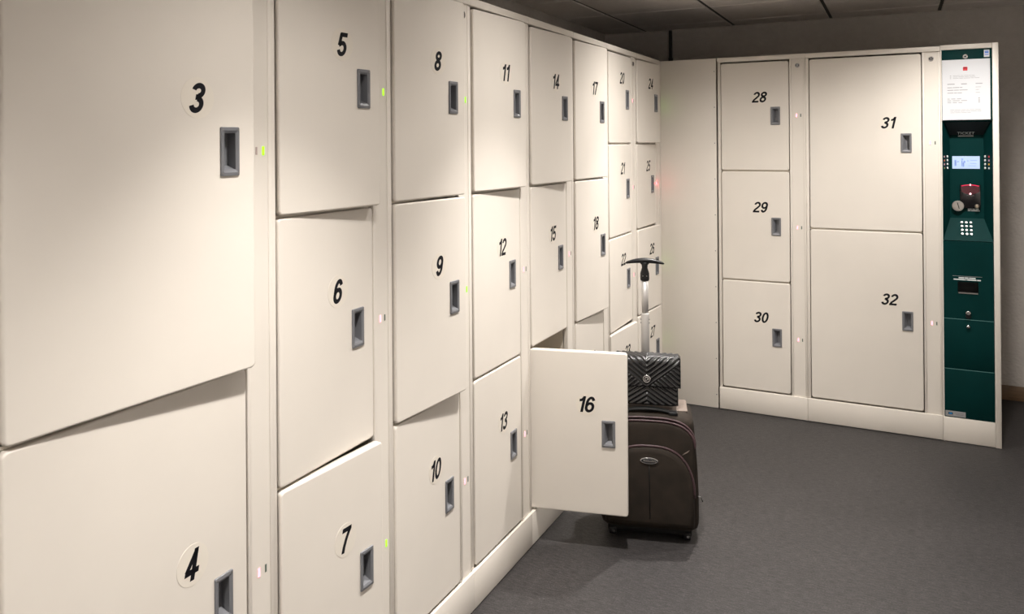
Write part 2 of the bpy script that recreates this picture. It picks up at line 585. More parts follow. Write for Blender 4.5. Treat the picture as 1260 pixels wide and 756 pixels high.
def digit_paths(ch, s):
    """centre lines of a bold grotesque numeral of height 1; returns (advance width, [paths])"""
    h = s / 2
    w = 0.58
    cx, rx = w / 2, w / 2 - h
    if ch == '0':
        return w, [_arc(cx, 0.5, rx, 0.5 - h, 0, 360, 40)]
    if ch == '1':
        return 0.40, [[(0.40 - h, 0.0), (0.40 - h, 1.0)], [(0.04, 0.735), (0.16, 0.755), (0.25, 0.83), (0.40 - h, 0.985)]]
    if ch == '2':
        return w, [_arc(cx, 0.70, rx, 0.30 - h, 172, -28) + [(0.30, 0.40), (0.14, 0.24), (h + 0.005, h * 0.9)], [(0.0, h), (w, h)]]
    if ch == '3':
        return w, [_arc(cx - 0.01, 0.735, rx * 0.95, 0.265 - h, 170, -90), _arc(cx - 0.01, 0.285, rx, 0.285 - h, 90, -170), [(0.20, 0.527), (0.33, 0.527)]]
    if ch == '4':
        return 0.60, [[(0.46 - h, 0.0), (0.46 - h, 1.0)], [(0.0, 0.29), (0.60, 0.29)], [(0.46 - h + 0.01, 0.93), (h * 0.7, 0.32)]]
    if ch == '5':
        return w, [[(0.10, 1 - h), (0.54, 1 - h)], [(0.165, 0.96), (0.105, 0.45)], [(0.09, 0.47)] + _arc(cx, 0.325, rx, 0.325 - h, 132, -165)]
    if ch == '6':
        return w, [_arc(cx, 0.325, rx, 0.325 - h, 0, 360, 36), _arc(cx, 0.58, rx * 0.98, 0.42 - h, 28, 180) + [(h, 0.33)]]
    if ch == '7':
        return 0.56, [[(0.0, 1 - h), (0.56, 1 - h)], [(0.50, 0.93), (0.40, 0.74), (0.30, 0.50), (0.235, 0.25), (0.205, 0.0)]]
    if ch == '8':
        return w, [_arc(cx, 0.745, rx * 0.92, 0.255 - h, 0, 360, 32), _arc(cx, 0.285, rx, 0.285 - h, 0, 360, 36)]
    if ch == '9':
        wd, ps = digit_paths('6', s)
        return wd, [[(wd - x, 1 - z) for x, z in p] for p in ps]


def number_mesh(num, height, s):
    mb_ = MB()
    x0 = 0.0
    allp = []
    for ch in str(num):
        wd, ps = digit_paths(ch, s)
        for p in ps:
            allp.append([(x + x0, z) for x, z in p])
        x0 += wd + 0.055
    tot = x0 - 0.055
    for p in allp:
        L_, R_ = [], []
        for i, (x, z) in enumerate(p):
            a_ = p[max(i - 1, 0)]
            b_ = p[min(i + 1, len(p) - 1)]
            if p[0] == p[-1] or (abs(p[0][0] - p[-1][0]) < 1e-6 and abs(p[0][1] - p[-1][1]) < 1e-6):
                a_ = p[i - 1] if i else p[-2]
                b_ = p[i + 1] if i < len(p) - 1 else p[1]
            dx, dz = b_[0] - a_[0], b_[1] - a_[1]
            l_ = math.hypot(dx, dz) or 1
            nx, nz = -dz / l_ * s / 2, dx / l_ * s / 2
            L_.append((x + nx, z + nz))
            R_.append((x - nx, z - nz))

        def fin(q):
            x, z = q
            z = min(max(z, -0.012), 1.012)
            return ((x - tot / 2 + 0.22 * (z - 0.5)) * height, 0.0, (z - 0.5) * height)
        mb_.loft([[fin(q) for q in L_], [fin(q) for q in R_]], 0, False, False)
    return mb_.mesh('number')


def add_door(root, num, u0, w, z0, h, angle, set_back):
    hx = w - 0.046 - HW / 2 + 0.001
    hz = h / 2
    me = door_mesh(w, h, hx, hz)
    d = put('door', me, 'cream', root, (u0, set_back, z0), (0, 0, -angle))
    put('handle', HANDLE, ['handle', 'handle_dark', 'screw'], d, (hx, 0, hz))
    put('number_sticker', STICKER, 'sticker', d, (hx - 0.081, 0.0, hz + 0.106))
    t = number_mesh(num, 0.060, 0.185 if num < 10 else 0.170)
    put('number', t, 'black_print', d, (hx - 0.081, -0.0006, hz + 0.106))
    return d


def locker_unit(label, loc, rz, W, wide, nums, state, n_doors, group, ls=0.0165, rs=0.010):
    root = thing('locker_unit', label, 'locker', loc, rz, group)
    dl = ls + 0.0032
    dr = W - 0.085
    pl = dr + 0.004          # start of trim beside the post
    bounds = {2: [0.130, 1.048, 1.970], 3: [0.130, 0.742, 1.358, 1.970], 4: [0.130, 0.592, 1.054, 1.516, 1.970]}[n_doors]
    key = (round(W, 4), n_doors, ls)
    if key not in _parts:
        t = 0.006
        mb = MB()
        mb.box(0.0004, 0.004, 0.012, DEPTH, 0.0, HT - 0.001)           # left side
        mb.box(W - 0.008, W - 0.0004, 0.0085, DEPTH, 0.0, HT - 0.001)   # right side
        mb.box(0.004, W - 0.008, DEPTH - t, DEPTH, 0.0, HT - 0.001)    # back
        mb.box(0.004, W - 0.008, 0.03, DEPTH - t, HT - 0.02, HT - 0.001)  # top
        mb.box(pl, pl + t, 0.026, DEPTH - t, KICK, HT - 0.02)          # divider beside the post
        mb.box(0.004, pl, 0.026, DEPTH - t, 0.108, 0.126)              # bottom
        body = mb.mesh('body')
        mb = MB(); mb.box(0, pl - 0.005, 0, DEPTH - 0.04, -0.003, 0.003)
        shelf = mb.mesh('shelf')
        mb = MB(); mb.box(0.0003, ls, 0.0095, 0.024, KICK + 0.001, RAIL, 0, 0.0015)
        stile = mb.mesh('stile')
        mb = MB(); mb.box(0.0003, W - 0.0003, -0.0005, 0.03, RAIL + 0.001, HT, 0, 0.002)
        rail = mb.mesh('top_rail')
        mb = MB(); mb.box(0.0006, W - 0.0006, -0.0015, 0.012, 0.004, KICK, 0, 0.0015)
        kick = mb.mesh('kick_plate')
        mb = MB()
        mb.box(pl, pl + 0.010, 0.004, 0.022, KICK + 0.0005, RAIL + 0.0005, 0, 0.0012)
        trim = mb.mesh('post_trim')
        mb = MB()
        mb.box(pl + 0.0104, W - rs - 0.0002, 0.008, 0.026, KICK + 0.0005, RAIL + 0.0005)
        post = mb.mesh('indicator_post')
        mb = MB()
        mb.box(W - rs, W - 0.0003, 0.006, 0.02, KICK + 0.001, RAIL, 0, 0.0015)
        rst = mb.mesh('stile')
        _parts[key] = (body, shelf, stile, rail, kick, trim, post, rst)
    body, shelf, stile, rail, kick, trim, post, rst = _parts[key]
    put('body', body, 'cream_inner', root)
    put('stile', stile, 'cream', root)
    put('stile', rst, 'cream', root)
    put('top_rail', rail, 'cream', root)
    put('kick_plate', kick, 'cream', root)
    put('post_trim', trim, 'cream', root)
    put('indicator_post', post, 'cream', root)
    for b in bounds[1:-1]:
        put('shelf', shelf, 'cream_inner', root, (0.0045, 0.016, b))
    # cam lock at the top of the post
    um = W - 0.040
    lk = put('post_lock', LOCK, ['chrome', 'handle_dark'], root, (um, 0.008, 1.938))
    for num, st, b0, b1 in zip(nums, state, reversed(bounds[:-1]), reversed(bounds[1:])):
        h = b1 - b0 - 0.007
        ang = {'free': math.asin(0.024 / (dr - dl)) , 'shut': 0.0, 'open': math.radians(76)}[st]
        d = add_door(root, num, dl, dr - dl, b0 + 0.0035, h, ang, {'shut': 0.004, 'free': 0.0, 'open': 0.018}[st])
        zc = (b0 + b1) / 2
        on_red = st != 'free'
        put('red_indicator', LED_ON if on_red else LED_OFF, 'red_led' if on_red else 'led_off_red', root, (W - 0.0460, 0.0079, zc))
        put('green_indicator', LED_OFF2 if on_red else LED_ON2, 'led_off_green' if on_red else 'green_led', root, (W - 0.0248, 0.0079, zc))
    return root


mb = MB()
mb.cyl((0, 0, 0), (0, -1, 0), 0.0125, 0.005, 20, 0, None, 0.001)
mb.box(-0.0015, 0.0015, -0.0062, -0.0050, -0.006, 0.006, 0)
mb.cyl((0, -0.0045, 0), (0, -1, 0), 0.0085, 0.0007, 16, 1)
LOCK = mb.mesh('post_lock')


def led(name):
    m_ = MB()
    m_.box(-0.0034, 0.0034, -0.0012, 0.0, -0.0098, 0.0098, 0, 0.0006)
    return m_.mesh(name)


def led_off(name):
    m_ = MB()
    m_.box(-0.0026, 0.0026, -0.0006, 0.0, -0.0085, 0.0085)
    return m_.mesh(name)


LED_ON, LED_ON2 = led('red_indicator'), led('green_indicator')
LED_OFF, LED_OFF2 = led_off('red_indicator'), led_off('green_indicator')

PITCH_L = 0.4725
SEAM0 = 1.3890
WIDE = 0.637
left_units = [
    (SEAM0 - WIDE, WIDE, True, (3, 4), ('free', 'shut'), 'wide cream locker column with doors 3 and 4, nearest the camera'),
    (SEAM0, PITCH_L, False, (5, 6, 7), ('free', 'shut', 'free'), 'cream locker column with top door 5 and bottom door 7 ajar'),
    (SEAM0 + PITCH_L, PITCH_L, False, (8, 9, 10), ('free', 'free', 'shut'), 'cream locker column with doors 8 and 9 ajar above shut door 10'),
    (SEAM0 + 2 * PITCH_L, PITCH_L, False, (11, 12, 13), ('free', 'shut', 'shut'), 'cream locker column just left of the open door, only top door 11 ajar'),
    (SEAM0 + 3 * PITCH_L, PITCH_L, False, (14, 15, 16), ('free', 'shut', 'open'), 'cream locker column with doors 14 and 15 and swung-open door 16'),
    (SEAM0 + 4 * PITCH_L, PITCH_L, False, (17, 18, 19), ('free', 'free', 'shut'), 'cream locker column with doors 17 and 18, behind open door 16'),
    (SEAM0 + 5 * PITCH_L, PITCH_L, False, (20, 21, 22, 23), ('shut', 'shut', 'shut', 'free'), 'cream four-door locker column numbered 20 to 23'),
    (SEAM0 + 6 * PITCH_L, PITCH_L, False, (24, 25, 26, 27), ('free', 'shut', 'free', 'free'), 'cream four-door locker column numbered 24 to 27 in the corner'),
]
YF = 4.7333   # front plane of the far bank
for s, W, wide, nums, st, lab in left_units:
    locker_unit(lab, (0, s, 0), PI / 2, W, wide, nums, st, len(nums), 'numbered cream luggage lockers')
XR = 0.3225
locker_unit('cream three-door locker column numbered 28 to 30 on the far wall', (XR, YF, 0), 0, 0.466, False, (28, 29, 30), ('shut',) * 3, 3, 'numbered cream luggage lockers')
locker_unit('wide cream locker column with doors 31 and 32 beside the teal terminal', (XR + 0.466, YF, 0), 0, 0.6365, True, (31, 32), ('shut',) * 2, 2, 'numbered cream luggage lockers')

# filler panel in the corner
o = thing('filler_panel', 'plain cream filler panel with a row of screws between lockers 24 and 28', 'panel', (0, YF, 0))
mb = MB()
mb.box(-0.020, 0.3155, 0.0, 0.014, 0.003, HT - 0.001, 0, 0.001)
mb.build('sheet', 'cream', o)
mb = MB()
mb.box(-0.020, -0.004, -0.0358, -0.0005, 0.003, HT - 0.001)
mb.build('corner_return', 'cream', o)
mb = MB()
mb.box(0.24, 0.300, 0.016, 0.5, 0.0, HT - 0.003)
mb.build('back_brace', 'cream_inner', o)
mb = MB(); mb.cyl((0, 0, 0), (0, -1, 0), 0.0032, 0.0012, 10, 0, None, 0.0006)
scr = mb.mesh('screw')
for k in range(10):
    put('screw', scr, 'screw', o, (0.306, -0.0002, 0.08 + 0.205 * k))

# light thrown by the small indicator diodes next to the corner panel
for zc, col, w in ((1.285, (1.0, 0.06, 0.10), 0.012), (1.743, (0.4, 1.0, 0.1), 0.0035), (0.823, (0.4, 1.0, 0.1), 0.0035), (0.361, (0.4, 1.0, 0.1), 0.0025)):
    ld = bpy.data.lights.new('indicator_diode', 'POINT')
    ld.energy = w
    ld.color = col
    ld.shadow_soft_size = 0.004
    lo = bpy.data.objects.new('indicator_diode', ld)
    C.objects.link(lo)
    lo.location = (0.004, SEAM0 + 7 * PITCH_L - (0.046 if col[0] > 0.9 else 0.0248), zc)

# ------------------------------------------------------------------ pay terminal
KX = XR + 0.466 + 0.6365         # 1.425
KW = 0.2485
T = thing('pay_terminal', 'teal luggage locker pay terminal with screen and keypad in a cream housing', 'terminal', (KX, YF, 0))
mb = MB()
mb.box(0.0005, 0.006, 0.002, DEPTH, 0, HT)
mb.box(KW - 0.012, KW, 0.012, DEPTH, 0, HT)
mb.box(0.006, KW - 0.012, DEPTH - 0.006, DEPTH, 0, HT)
mb.box(0.006, KW - 0.012, 0.02, DEPTH - 0.006, HT - 0.012, HT)
mb.build('housing', 'cream', T)
mb = MB(); mb.box(KW - 0.026, KW, -0.003, 0.012, 0.001, HT + 0.003, 0, 0.0015)
mb.build('corner_post', 'cream', T)
mb = MB(); mb.box(0.0005, KW - 0.0265, -0.002, 0.02, 1.978, HT + 0.003, 0, 0.0015)
mb.build('top_rail', 'cream', T)
mb = MB(); mb.box(0.0005, KW - 0.0265, -0.002, 0.012, 0.003, 0.124, 0, 0.0015)
mb.build('kick_plate', 'cream', T)
PW0, PW1 = 0.0065, KW - 0.0275
pm = (PW0 + PW1) / 2


def panel(z0, z1, name='front_panel'):
    m_ = MB()
    m_.box(PW0, PW1, 0.0, 0.012, z0, z1, 0, 0.0012)
    return m_.build(name, 'teal', T)


panel(1.622, 1.976)
pan_mid = None
# middle panel with slot opening
m_ = MB()
SL = (pm - 0.046, pm + 0.043, 0.757, 0.812)
m_.box(PW0, SL[0], 0, 0.012, 0.624, 1.014)
m_.box(SL[1], PW1, 0, 0.012, 0.624, 1.014)
m_.box(SL[0], SL[1], 0, 0.012, 0.624, SL[2])
m_.box(SL[0], SL[1], 0, 0.012, SL[3], 1.014)
m_.build('front_panel', 'teal', T)
panel(0.371, 0.621)
panel(0.126, 0.368)
# lighter strips at the panel joints, a painted highlight on the edges
M['panel_highlight'] = mat('painted_edge_highlight', (0.10, 0.24, 0.23), 0.4)
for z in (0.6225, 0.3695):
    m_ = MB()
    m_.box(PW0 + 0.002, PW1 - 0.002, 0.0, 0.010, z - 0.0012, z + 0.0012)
    m_.build('panel_highlight', 'panel_highlight', T)
# slot box
m_ = MB()
m_.box(SL[0], SL[1], 0.05, 0.054, SL[2], SL[3])
m_.quad([(SL[0], 0.012, SL[3]), (SL[1], 0.012, SL[3]), (SL[1], 0.05, SL[3]), (SL[0], 0.05, SL[3])])
m_.quad([(SL[0], 0.012, SL[2]), (SL[1], 0.012, SL[2]), (SL[1], 0.05, SL[2]), (SL[0], 0.05, SL[2])])
m_.quad([(SL[0], 0.012, SL[2]), (SL[0], 0.012, SL[3]), (SL[0], 0.05, SL[3]), (SL[0], 0.05, SL[2])])
m_.quad([(SL[1], 0.012, SL[2]), (SL[1], 0.012, SL[3]), (SL[1], 0.05, SL[3]), (SL[1], 0.05, SL[2])])
slot = m_.build('receipt_slot', 'dark_shadow', T)
m_ = MB(); m_.box(SL[0] + 0.003, SL[1] - 0.002, -0.003, 0.010, SL[2] - 0.004, SL[2] + 0.0005)
m_.build('slot_lip', 'steel', T)
# niche
BD = 0.085
NZ0, NZ1 = 1.017, 1.619
bx0, bx1, bz0, bz1 = PW0 + 0.036, PW1 - 0.031, 1.124, 1.550
A = [(PW0, 0, NZ0), (PW1, 0, NZ0), (PW1, 0, NZ1), (PW0, 0, NZ1)]
B = [(bx0, BD, bz0), (bx1, BD, bz0), (bx1, BD, bz1), (bx0, BD, bz1)]
m_ = MB()
m_.loft([A, B], 0, False)
m_.quad(B)
m_.loft([[(x, 0.002 + y * 0.97 + 0.004, z) for x, y, z in A], [(x, y + 0.008, z) for x, y, z in B]], 0, False)
m_.build('niche', 'teal', T)
M['niche_shade'] = mat('painted_hood_shade', (0.006, 0.010, 0.010), 0.55)
# black sheet under the niche top, standing in for its unlit shade
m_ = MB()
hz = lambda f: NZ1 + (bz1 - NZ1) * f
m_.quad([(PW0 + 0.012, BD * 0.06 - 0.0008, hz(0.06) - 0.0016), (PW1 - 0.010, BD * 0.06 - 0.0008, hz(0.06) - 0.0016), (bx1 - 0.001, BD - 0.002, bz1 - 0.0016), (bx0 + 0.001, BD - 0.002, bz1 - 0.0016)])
m_.build('hood_shade_sheet', 'niche_shade', T)
# back wall items, y = BD
yb = BD - 0.0005


def card(name, x0, x1, z0, z1, m__, thick=0.002, y=None, bev=0.0, parent=None):
    q = MB()
    yy = yb if y is None else y
    q.box(x0, x1, yy - thick, yy, z0, z1, 0, bev)
    return q.build(name, m__, parent or T)


def kx(x):
    return x - KX


# letters and ticket slot sit on the hood slope
tk = text_mesh('TICKET', 0.0195, 0.004, 0.0, 0.0004, 1.05, 0.80)
put('ticket_lettering', tk, 'print_white', T, (pm - 0.001, BD - 0.0150, bz1 + 0.0095 - 0.0022), (math.radians(50.9), 0, 0))
card('ticket_slot', pm - 0.034, pm + 0.033, bz1 - 0.0095, bz1 - 0.0045, 'plate', 0.004)
scz0, scz1 = 1.376, 1.440
scr_o = card('screen', kx(1.478), kx(1.598), scz0, scz1, 'screen', 0.003, None, 0.0008)
for (x, z, w, h) in ((0.010, 0.014, 0.008, 0.030), (0.020, 0.034, 0.010, 0.004), (0.040, 0.012, 0.005, 0.030), (0.046, 0.010, 0.006, 0.022), (0.049, 0.030, 0.008, 0.010), (0.040, 0.046, 0.008, 0.006), (0.065, 0.038, 0.006, 0.004), (0.078, 0.042, 0.03, 0.002), (0.078, 0.026, 0.028, 0.002), (0.070, 0.014, 0.034, 0.002)):
    card('screen_mark', kx(1.478) + x, kx(1.478) + x + w, scz0 + z, scz0 + z + h, 'screen_ink', 0.0004, yb - 0.0030, 0, scr_o)
# scanner
scn = card('barcode_scanner', kx(1.510), kx(1.600), 1.176, 1.296, 'black_gloss', 0.012, None, 0.002)
q = MB()
n = 24
arc = [(kx(1.5165) + 0.077 * i / n, 1.287 - 0.0) for i in range(n + 1)]
top = [(x, BD - 0.0135, 1.290 - 0.006 * ((i / n - 0.5) * 2) ** 2 + 0.004) for i, (x, z) in enumerate(arc)]
bot = [(x, BD - 0.0135, 1.254 - 0.014 * (1 - ((i / n - 0.5) * 2) ** 2) + 0.006) for i, (x, z) in enumerate(arc)]
q.loft([top, bot], 0, False, False)
q.build('scan_window', 'scan_dark', scn)
q = MB()
q.tube([(p[0], p[1] - 0.0005, p[2]) for p in top], 0.0022, 6)
q.build('scan_glow', 'scan_glow', scn)
q = MB(); q.cyl((kx(1.5555), BD - 0.0132, 1.249), (0, -1, 0), 0.0042, 0.001, 14)
q.build('scan_lamp', 'scan_spot', scn)
q = MB(); q.tube([(kx(1.5555) - 0.016 + 0.0032 * i, BD - 0.0136, 1.2415 - 0.0025 * (1 - ((i - 5) / 5) ** 2)) for i in range(11)], 0.0007, 5)
q.build('scan_rim', 'chrome', scn)
q = MB(); q.cyl((kx(1.5555), BD - 0.0136, 1.2945), (0, -1, 0), 0.0040, 0.001, 14)
q.build('scan_lamp', 'scan_spot', scn)
# coin intake
coin = MB(); coin.cyl((kx(1.501), yb, 1.186), (0, -1, 0), 0.0265, 0.0155, 36, 0, None, 0.0015)
coin_o = coin.build('coin_intake', 'steel', T)
q = MB()
q.box(-0.0018, 0.0018, -0.0002, 0.0008, -0.016, 0.016)
q.build('coin_slot', 'dark_shadow', coin_o, (kx(1.501) + 0.001, yb - 0.0159, 1.188), (0, math.radians(-14), 0))
q = MB(); q.cyl((kx(1.5835), yb - 0.009, 1.186), (0, -1, 0), 0.0125, 0.012, 20, 0, 0.010, 0.004)
q.build('return_button', 'brass', T)
for r_, wds in ((1.1705, (0.018, 0.012, 0.014)), (1.1630, (0.012, 0.028, 0.008))):
    x = kx(1.5445)
    for w in wds:
        card('lettering_line', x, x + w, r_ - 0.0024, r_ + 0.0024, 'print_white', 0.0006)
        x += w + 0.002
# keypad on the sloping shelf: slope from (y=0,z=NZ0) to (y=BD,z=bz0)
sl = math.atan2(bz0 - NZ0, BD)


def on_slope(x, f):
    return (x, BD * f, NZ0 + (bz0 - NZ0) * f)


q = MB()
q.cyl((0, 0, 0), (0, 0, 1), 0.0062, 0.004, 16, 0, None, 0.0012)
keyme = q.mesh('key')
for r_ in range(4):
    for c_ in range(3):
        f = 0.80 - 0.168 * r_
        put('key', keyme, 'key', T, Vector(on_slope(kx(1.5165) + 0.0195 * c_, f)), (sl, 0, 0))
# language buttons on the slanted side walls
flags = [('btn_white', 'flag_red'), ('flag_red', 'flag_yellow'), ('btn_white', 'flag_red'), ('flag_green', 'flag_red')]
flags_r = ['flag_red', 'flag_pink', 'flag_yellow', 'btn_white']
q = MB(); q.cyl((0, 0, 0), (0, -1, 0), 0.0062, 0.004, 16, 0, None, 0.0015)
btn_me = q.mesh('language_button')
al = math.atan2(BD, bx0 - PW0)
ar = math.atan2(BD, PW1 - bx1)
for k in range(4):
    z = 1.4385 - 0.0193 * k
    for side in (0, 1):
        def wallp(f):
            if side == 0:
                return (PW0 + (bx0 - PW0) * f + 0.0004, BD * f, z)
            return (PW1 - (PW1 - bx1) * f - 0.0004, BD * f, z)
        rz = al if side == 0 else -ar
        f1, f2 = (0.62, 0.22) if side == 0 else (0.80, 0.40)
        b = put('language_button', btn_me, 'btn_white', T, wallp(f1), (0, 0, rz))
        q = MB()
        if side == 0:
            q.box(-0.0058, 0, -0.0008, 0.0, -0.0045, 0.0045, 0)
            q.box(0, 0.0058, -0.0008, 0.0, -0.0045, 0.0045, 1)
            q.build('flag_sticker', list(flags[k]), T, wallp(f2 + 0.02), (0, 0, rz))
        else:
            q.box(-0.0062, 0.0062, -0.0008, 0.0, -0.0045, 0.0045, 0)
            q.build('flag_sticker', [flags_r[k]], T, wallp(f2), (0, 0, rz))
# slot lettering
q = MB(); q.box(kx(1.470), kx(1.597), -0.0006, 0.0, 0.8385, 0.8400)
q.build('lettering_rule', 'plate', T)
for r_, x, wds in ((0.8310, kx(1.497), (0.024, 0.016, 0.028)), (0.8222, kx(1.475), (0.050, 0.004, 0.040, 0.016))):
    for w in wds:
        card('lettering_line', x, x + w, r_ - 0.0028, r_ + 0.0028, 'print_white', 0.0006, 0.0)
        x += w + 0.0022
for z, r in ((0.657, 0.0125), (0.588, 0.0095)):
    q = MB(); q.cyl((kx(1.5365), 0, z), (0, -1, 0), r, 0.014 if r > 0.01 else 0.010, 24, 0, r * 0.9, 0.004)
    k_ = q.build('lock_knob', 'chrome', T)
q = MB(); q.cyl((kx(1.5365), 0, 0.640), (0, -1, 0), 0.012, 0.002, 20)  # black disc standing in for the cast shadow of the knob above
q.build('lock_painted_shadow', 'black_plastic', T)
# small maker's plate
pl_ = card('maker_plate', kx(1.4345), kx(1.522), 0.130, 0.157, 'plate', 0.0012, 0.0)
card('plate_emblem', kx(1.447), kx(1.467), 0.139, 0.150, 'black_print', 0.0003, -0.0012, 0, pl_)
card('plate_emblem', kx(1.450), kx(1.464), 0.141, 0.148, 'cyan_print', 0.0003, -0.0015, 0, pl_)
for z, a_, b_ in ((0.1475, 1.472, 1.514), (0.141, 1.480, 1.512)):
    card('plate_line', kx(a_), kx(b_), z - 0.0015, z + 0.0015, 'print_grey', 0.0003, -0.0012, 0, pl_)
# service sticker top right and lock above the paper
st_ = card('service_sticker', kx(1.613), kx(1.6365), 1.934, 1.970, 'paper', 0.0006, 0.0)
for z, h in ((1.960, 0.004), (1.953, 0.006), (1.944, 0.004)):
    card('sticker_print', kx(1.6165), kx(1.633), z, z + h, 'blue_print', 0.0003, -0.0006, 0, st_)
q = MB(); q.cyl((kx(1.5335), 0, 1.9405), (0, -1, 0), 0.0125, 0.007, 24, 0, 0.0115, 0.002)
q.cyl((kx(1.5335), -0.0065, 1.9405), (0, -1, 0), 0.0050, 0.001, 14, 1)
q.build('panel_lock', ['chrome', 'handle_dark'], T)

# notice sheet
P_ = thing('notice_sheet', 'white printed price notice with a small red logo on the teal terminal', 'notice', (KX, YF, 0))
nx0, nx1, nz0, nz1 = kx(1.4325), kx(1.6385), 1.6235, 1.9265
q = MB(); q.box(nx0, nx1, -0.0018, -0.0004, nz0, nz1)
q.build('sheet', 'paper', P_)


def pr(name, fx0, fx1, fz, h, m__):
    x0 = nx0 + (nx1 - nx0) * fx0
    x1 = nx0 + (nx1 - nx0) * fx1
    z = nz1 - (nz1 - nz0) * fz
    q_ = MB()
    q_.box(x0, x1, -0.0021, -0.0019, z - h / 2, z + h / 2)
    return q_.build(name, m__, P_)


pr('logo', 0.44, 0.535, 0.155, 0.019, 'red_print')
pr('logo_bar', 0.455, 0.52, 0.14, 0.003, 'paper')


def words(fx, fz, lens, h=0.0022, m__='print_grey', gap=0.012):
    for l in lens:
        pr('print_line', fx, fx + l, fz, h, m__)
        fx += l + gap


words(0.165, 0.265, (0.03,)); words(0.23, 0.265, (0.15, 0.06, 0.09, 0.04, 0.06), 0.0016)
words(0.165, 0.288, (0.03,)); words(0.23, 0.288, (0.10, 0.12, 0.09, 0.12), 0.0016)
words(0.165, 0.310, (0.03,)); words(0.23, 0.310, (0.12, 0.08, 0.14, 0.06, 0.10), 0.0016)
words(0.11, 0.405, (0.155,), 0.0042); words(0.40, 0.405, (0.12,), 0.0042); words(0.70, 0.405, (0.14,), 0.0036)
words(0.11, 0.462, (0.10, 0.14, 0.05), 0.0034); words(0.70, 0.462, (0.11,), 0.0018)
words(0.11, 0.505, (0.13, 0.10, 0.17), 0.0034); words(0.70, 0.505, (0.07,), 0.0018)
words(0.11, 0.552, (0.13, 0.06, 0.09), 0.0034); words(0.70, 0.552, (0.09,), 0.0018)
words(0.11, 0.650, (0.05, 0.09, 0.09), 0.003, 'print_grey', 0.03); words(0.755, 0.645, (0.03,), 0.005)
words(0.11, 0.680, (0.08, 0.15, 0.12), 0.003, 'print_grey', 0.03); words(0.755, 0.678, (0.03,), 0.005)
words(0.11, 0.712, (0.08, 0.09, 0.08), 0.003, 'print_grey', 0.03); words(0.755, 0.708, (0.03,), 0.005)
words(0.17, 0.832, (0.08, 0.12, 0.1, 0.06, 0.09, 0.12), 0.0016)
words(0.17, 0.856, (0.06, 0.13, 0.1, 0.09, 0.12, 0.08), 0.0016)
words(0.17, 0.880, (0.09, 0.11, 0.12, 0.07), 0.0016)

# ------------------------------------------------------------------ suitcase
SU = thing('suitcase', 'dark brown fabric wheeled suitcase with extended handle behind open locker door 16', 'suitcase', (0.348, 3.165, 0), math.radians(16))
SWID, SDEP, SZ0, SZ1 = 0.370, 0.215, 0.030, 0.478


def srrect(w, d, r, seg=6):
    """rounded rectangle outline in XY, centred"""
    return [(x - w / 2, z - d / 2) for x, z in rrect(w, d, r, seg)]


# main body: vertical loft with rounded shoulders and a fuller base
mb = MB()
rings = []
NZ = 26
for i in range(NZ + 1):
    t = i / NZ
    z = SZ0 + (SZ1 - SZ0) * t
    w = SWID + 0.012 * math.sin(PI * min(1, t * 1.15)) - 0.034 * t
    d = SDEP
    e = 0.0
    if t < 0.10:
        e = 0.022 * (1 - math.sqrt(max(0, 1 - (1 - t / 0.10) ** 2)))
    if t > 0.90:
        e = 0.030 * (1 - math.sqrt(max(0, 1 - ((t - 0.90) / 0.10) ** 2)))
    rings.append([(x, y, z) for x, y in srrect(w - 2 * e, d - 2 * e, max(0.034 - e * 0.4, 0.012))])
mb.loft(rings, 0, True, True, True, True)
mb.build('shell', 'suit', SU)
FY = -SDEP / 2


def arch(w, h, z0, r, n_=40, yb_=FY, dy=0.0):
    """outline of an arch-topped panel, bottom centre at (0, z0)"""
    pts = []
    for k in range(9):
        pass
    pts.append((-w / 2, z0 + 0.02)); pts.append((-w / 2, z0 + (h - r) * 0.6)); pts.append((-w / 2, z0 + h - r))
    for k in range(1, n_):
        a = PI - PI * k / n_
        ca, sa = math.cos(a), math.sin(a)
        ex = 0.72 if r > 0.12 else 0.62
        pts.append((w / 2 * math.copysign(abs(ca) ** ex, ca), z0 + h - r + r * abs(sa) ** 0.9))
    pts.append((w / 2, z0 + h - r)); pts.append((w / 2, z0 + (h - r) * 0.6)); pts.append((w / 2, z0 + 0.02))
    return pts


def pocket(name, w, z0, h, r, depth, m__):
    """padded pocket: outline rings shrinking towards a bulged front"""
    out = arch(w, h, z0, r)
    cx, cz = 0.0, z0 + h * 0.47
    mb_ = MB()
    rings_ = []
    for s_, y in ((1.0, FY + 0.012), (1.0, FY - depth * 0.35), (0.985, FY - depth * 0.72), (0.95, FY - depth * 0.94), (0.86, FY - depth), (0.55, FY - depth * 1.10), (0.2, FY - depth * 1.14)):
        rings_.append([(cx + (x - cx) * s_, y, cz + (z - cz) * s_) for x, z in out])
    mb_.loft(rings_, 0, True, True, False, True)
    return mb_.build(name, m__, SU), out


pocket('expansion_panel', 0.338, 0.046, 0.408, 0.095, 0.016, 'suit')
fp, out = pocket('front_pocket', 0.334, 0.046, 0.318, 0.185, 0.038, 'suit')
mb = MB()
mb.tube([(x * 1.0, FY - 0.026, z + 0.002) for x, z in out[2:-2]], 0.0046, 8)
mb.build('pocket_piping', 'piping', SU)
o2 = arch(0.340, 0.410, 0.046, 0.095)
for k_, (dy, ds) in enumerate(((0.010, 0.0), (0.000, 0.006))):
    mb = MB()
    mb.tube([(x * (1.0 + ds), FY - dy, z + ds * 1.6) for x, z in o2[2:-2]], 0.0042, 8)
    mb.build('edge_piping', 'piping', SU)
# corner strap between pocket and edge
mb = MB(); mb.tube([(0.118, FY - 0.014, 0.332), (0.140, FY - 0.016, 0.346), (0.161, FY - 0.010, 0.366)], 0.0026, 6)
mb.build('gusset_strap', 'suit_light', SU)
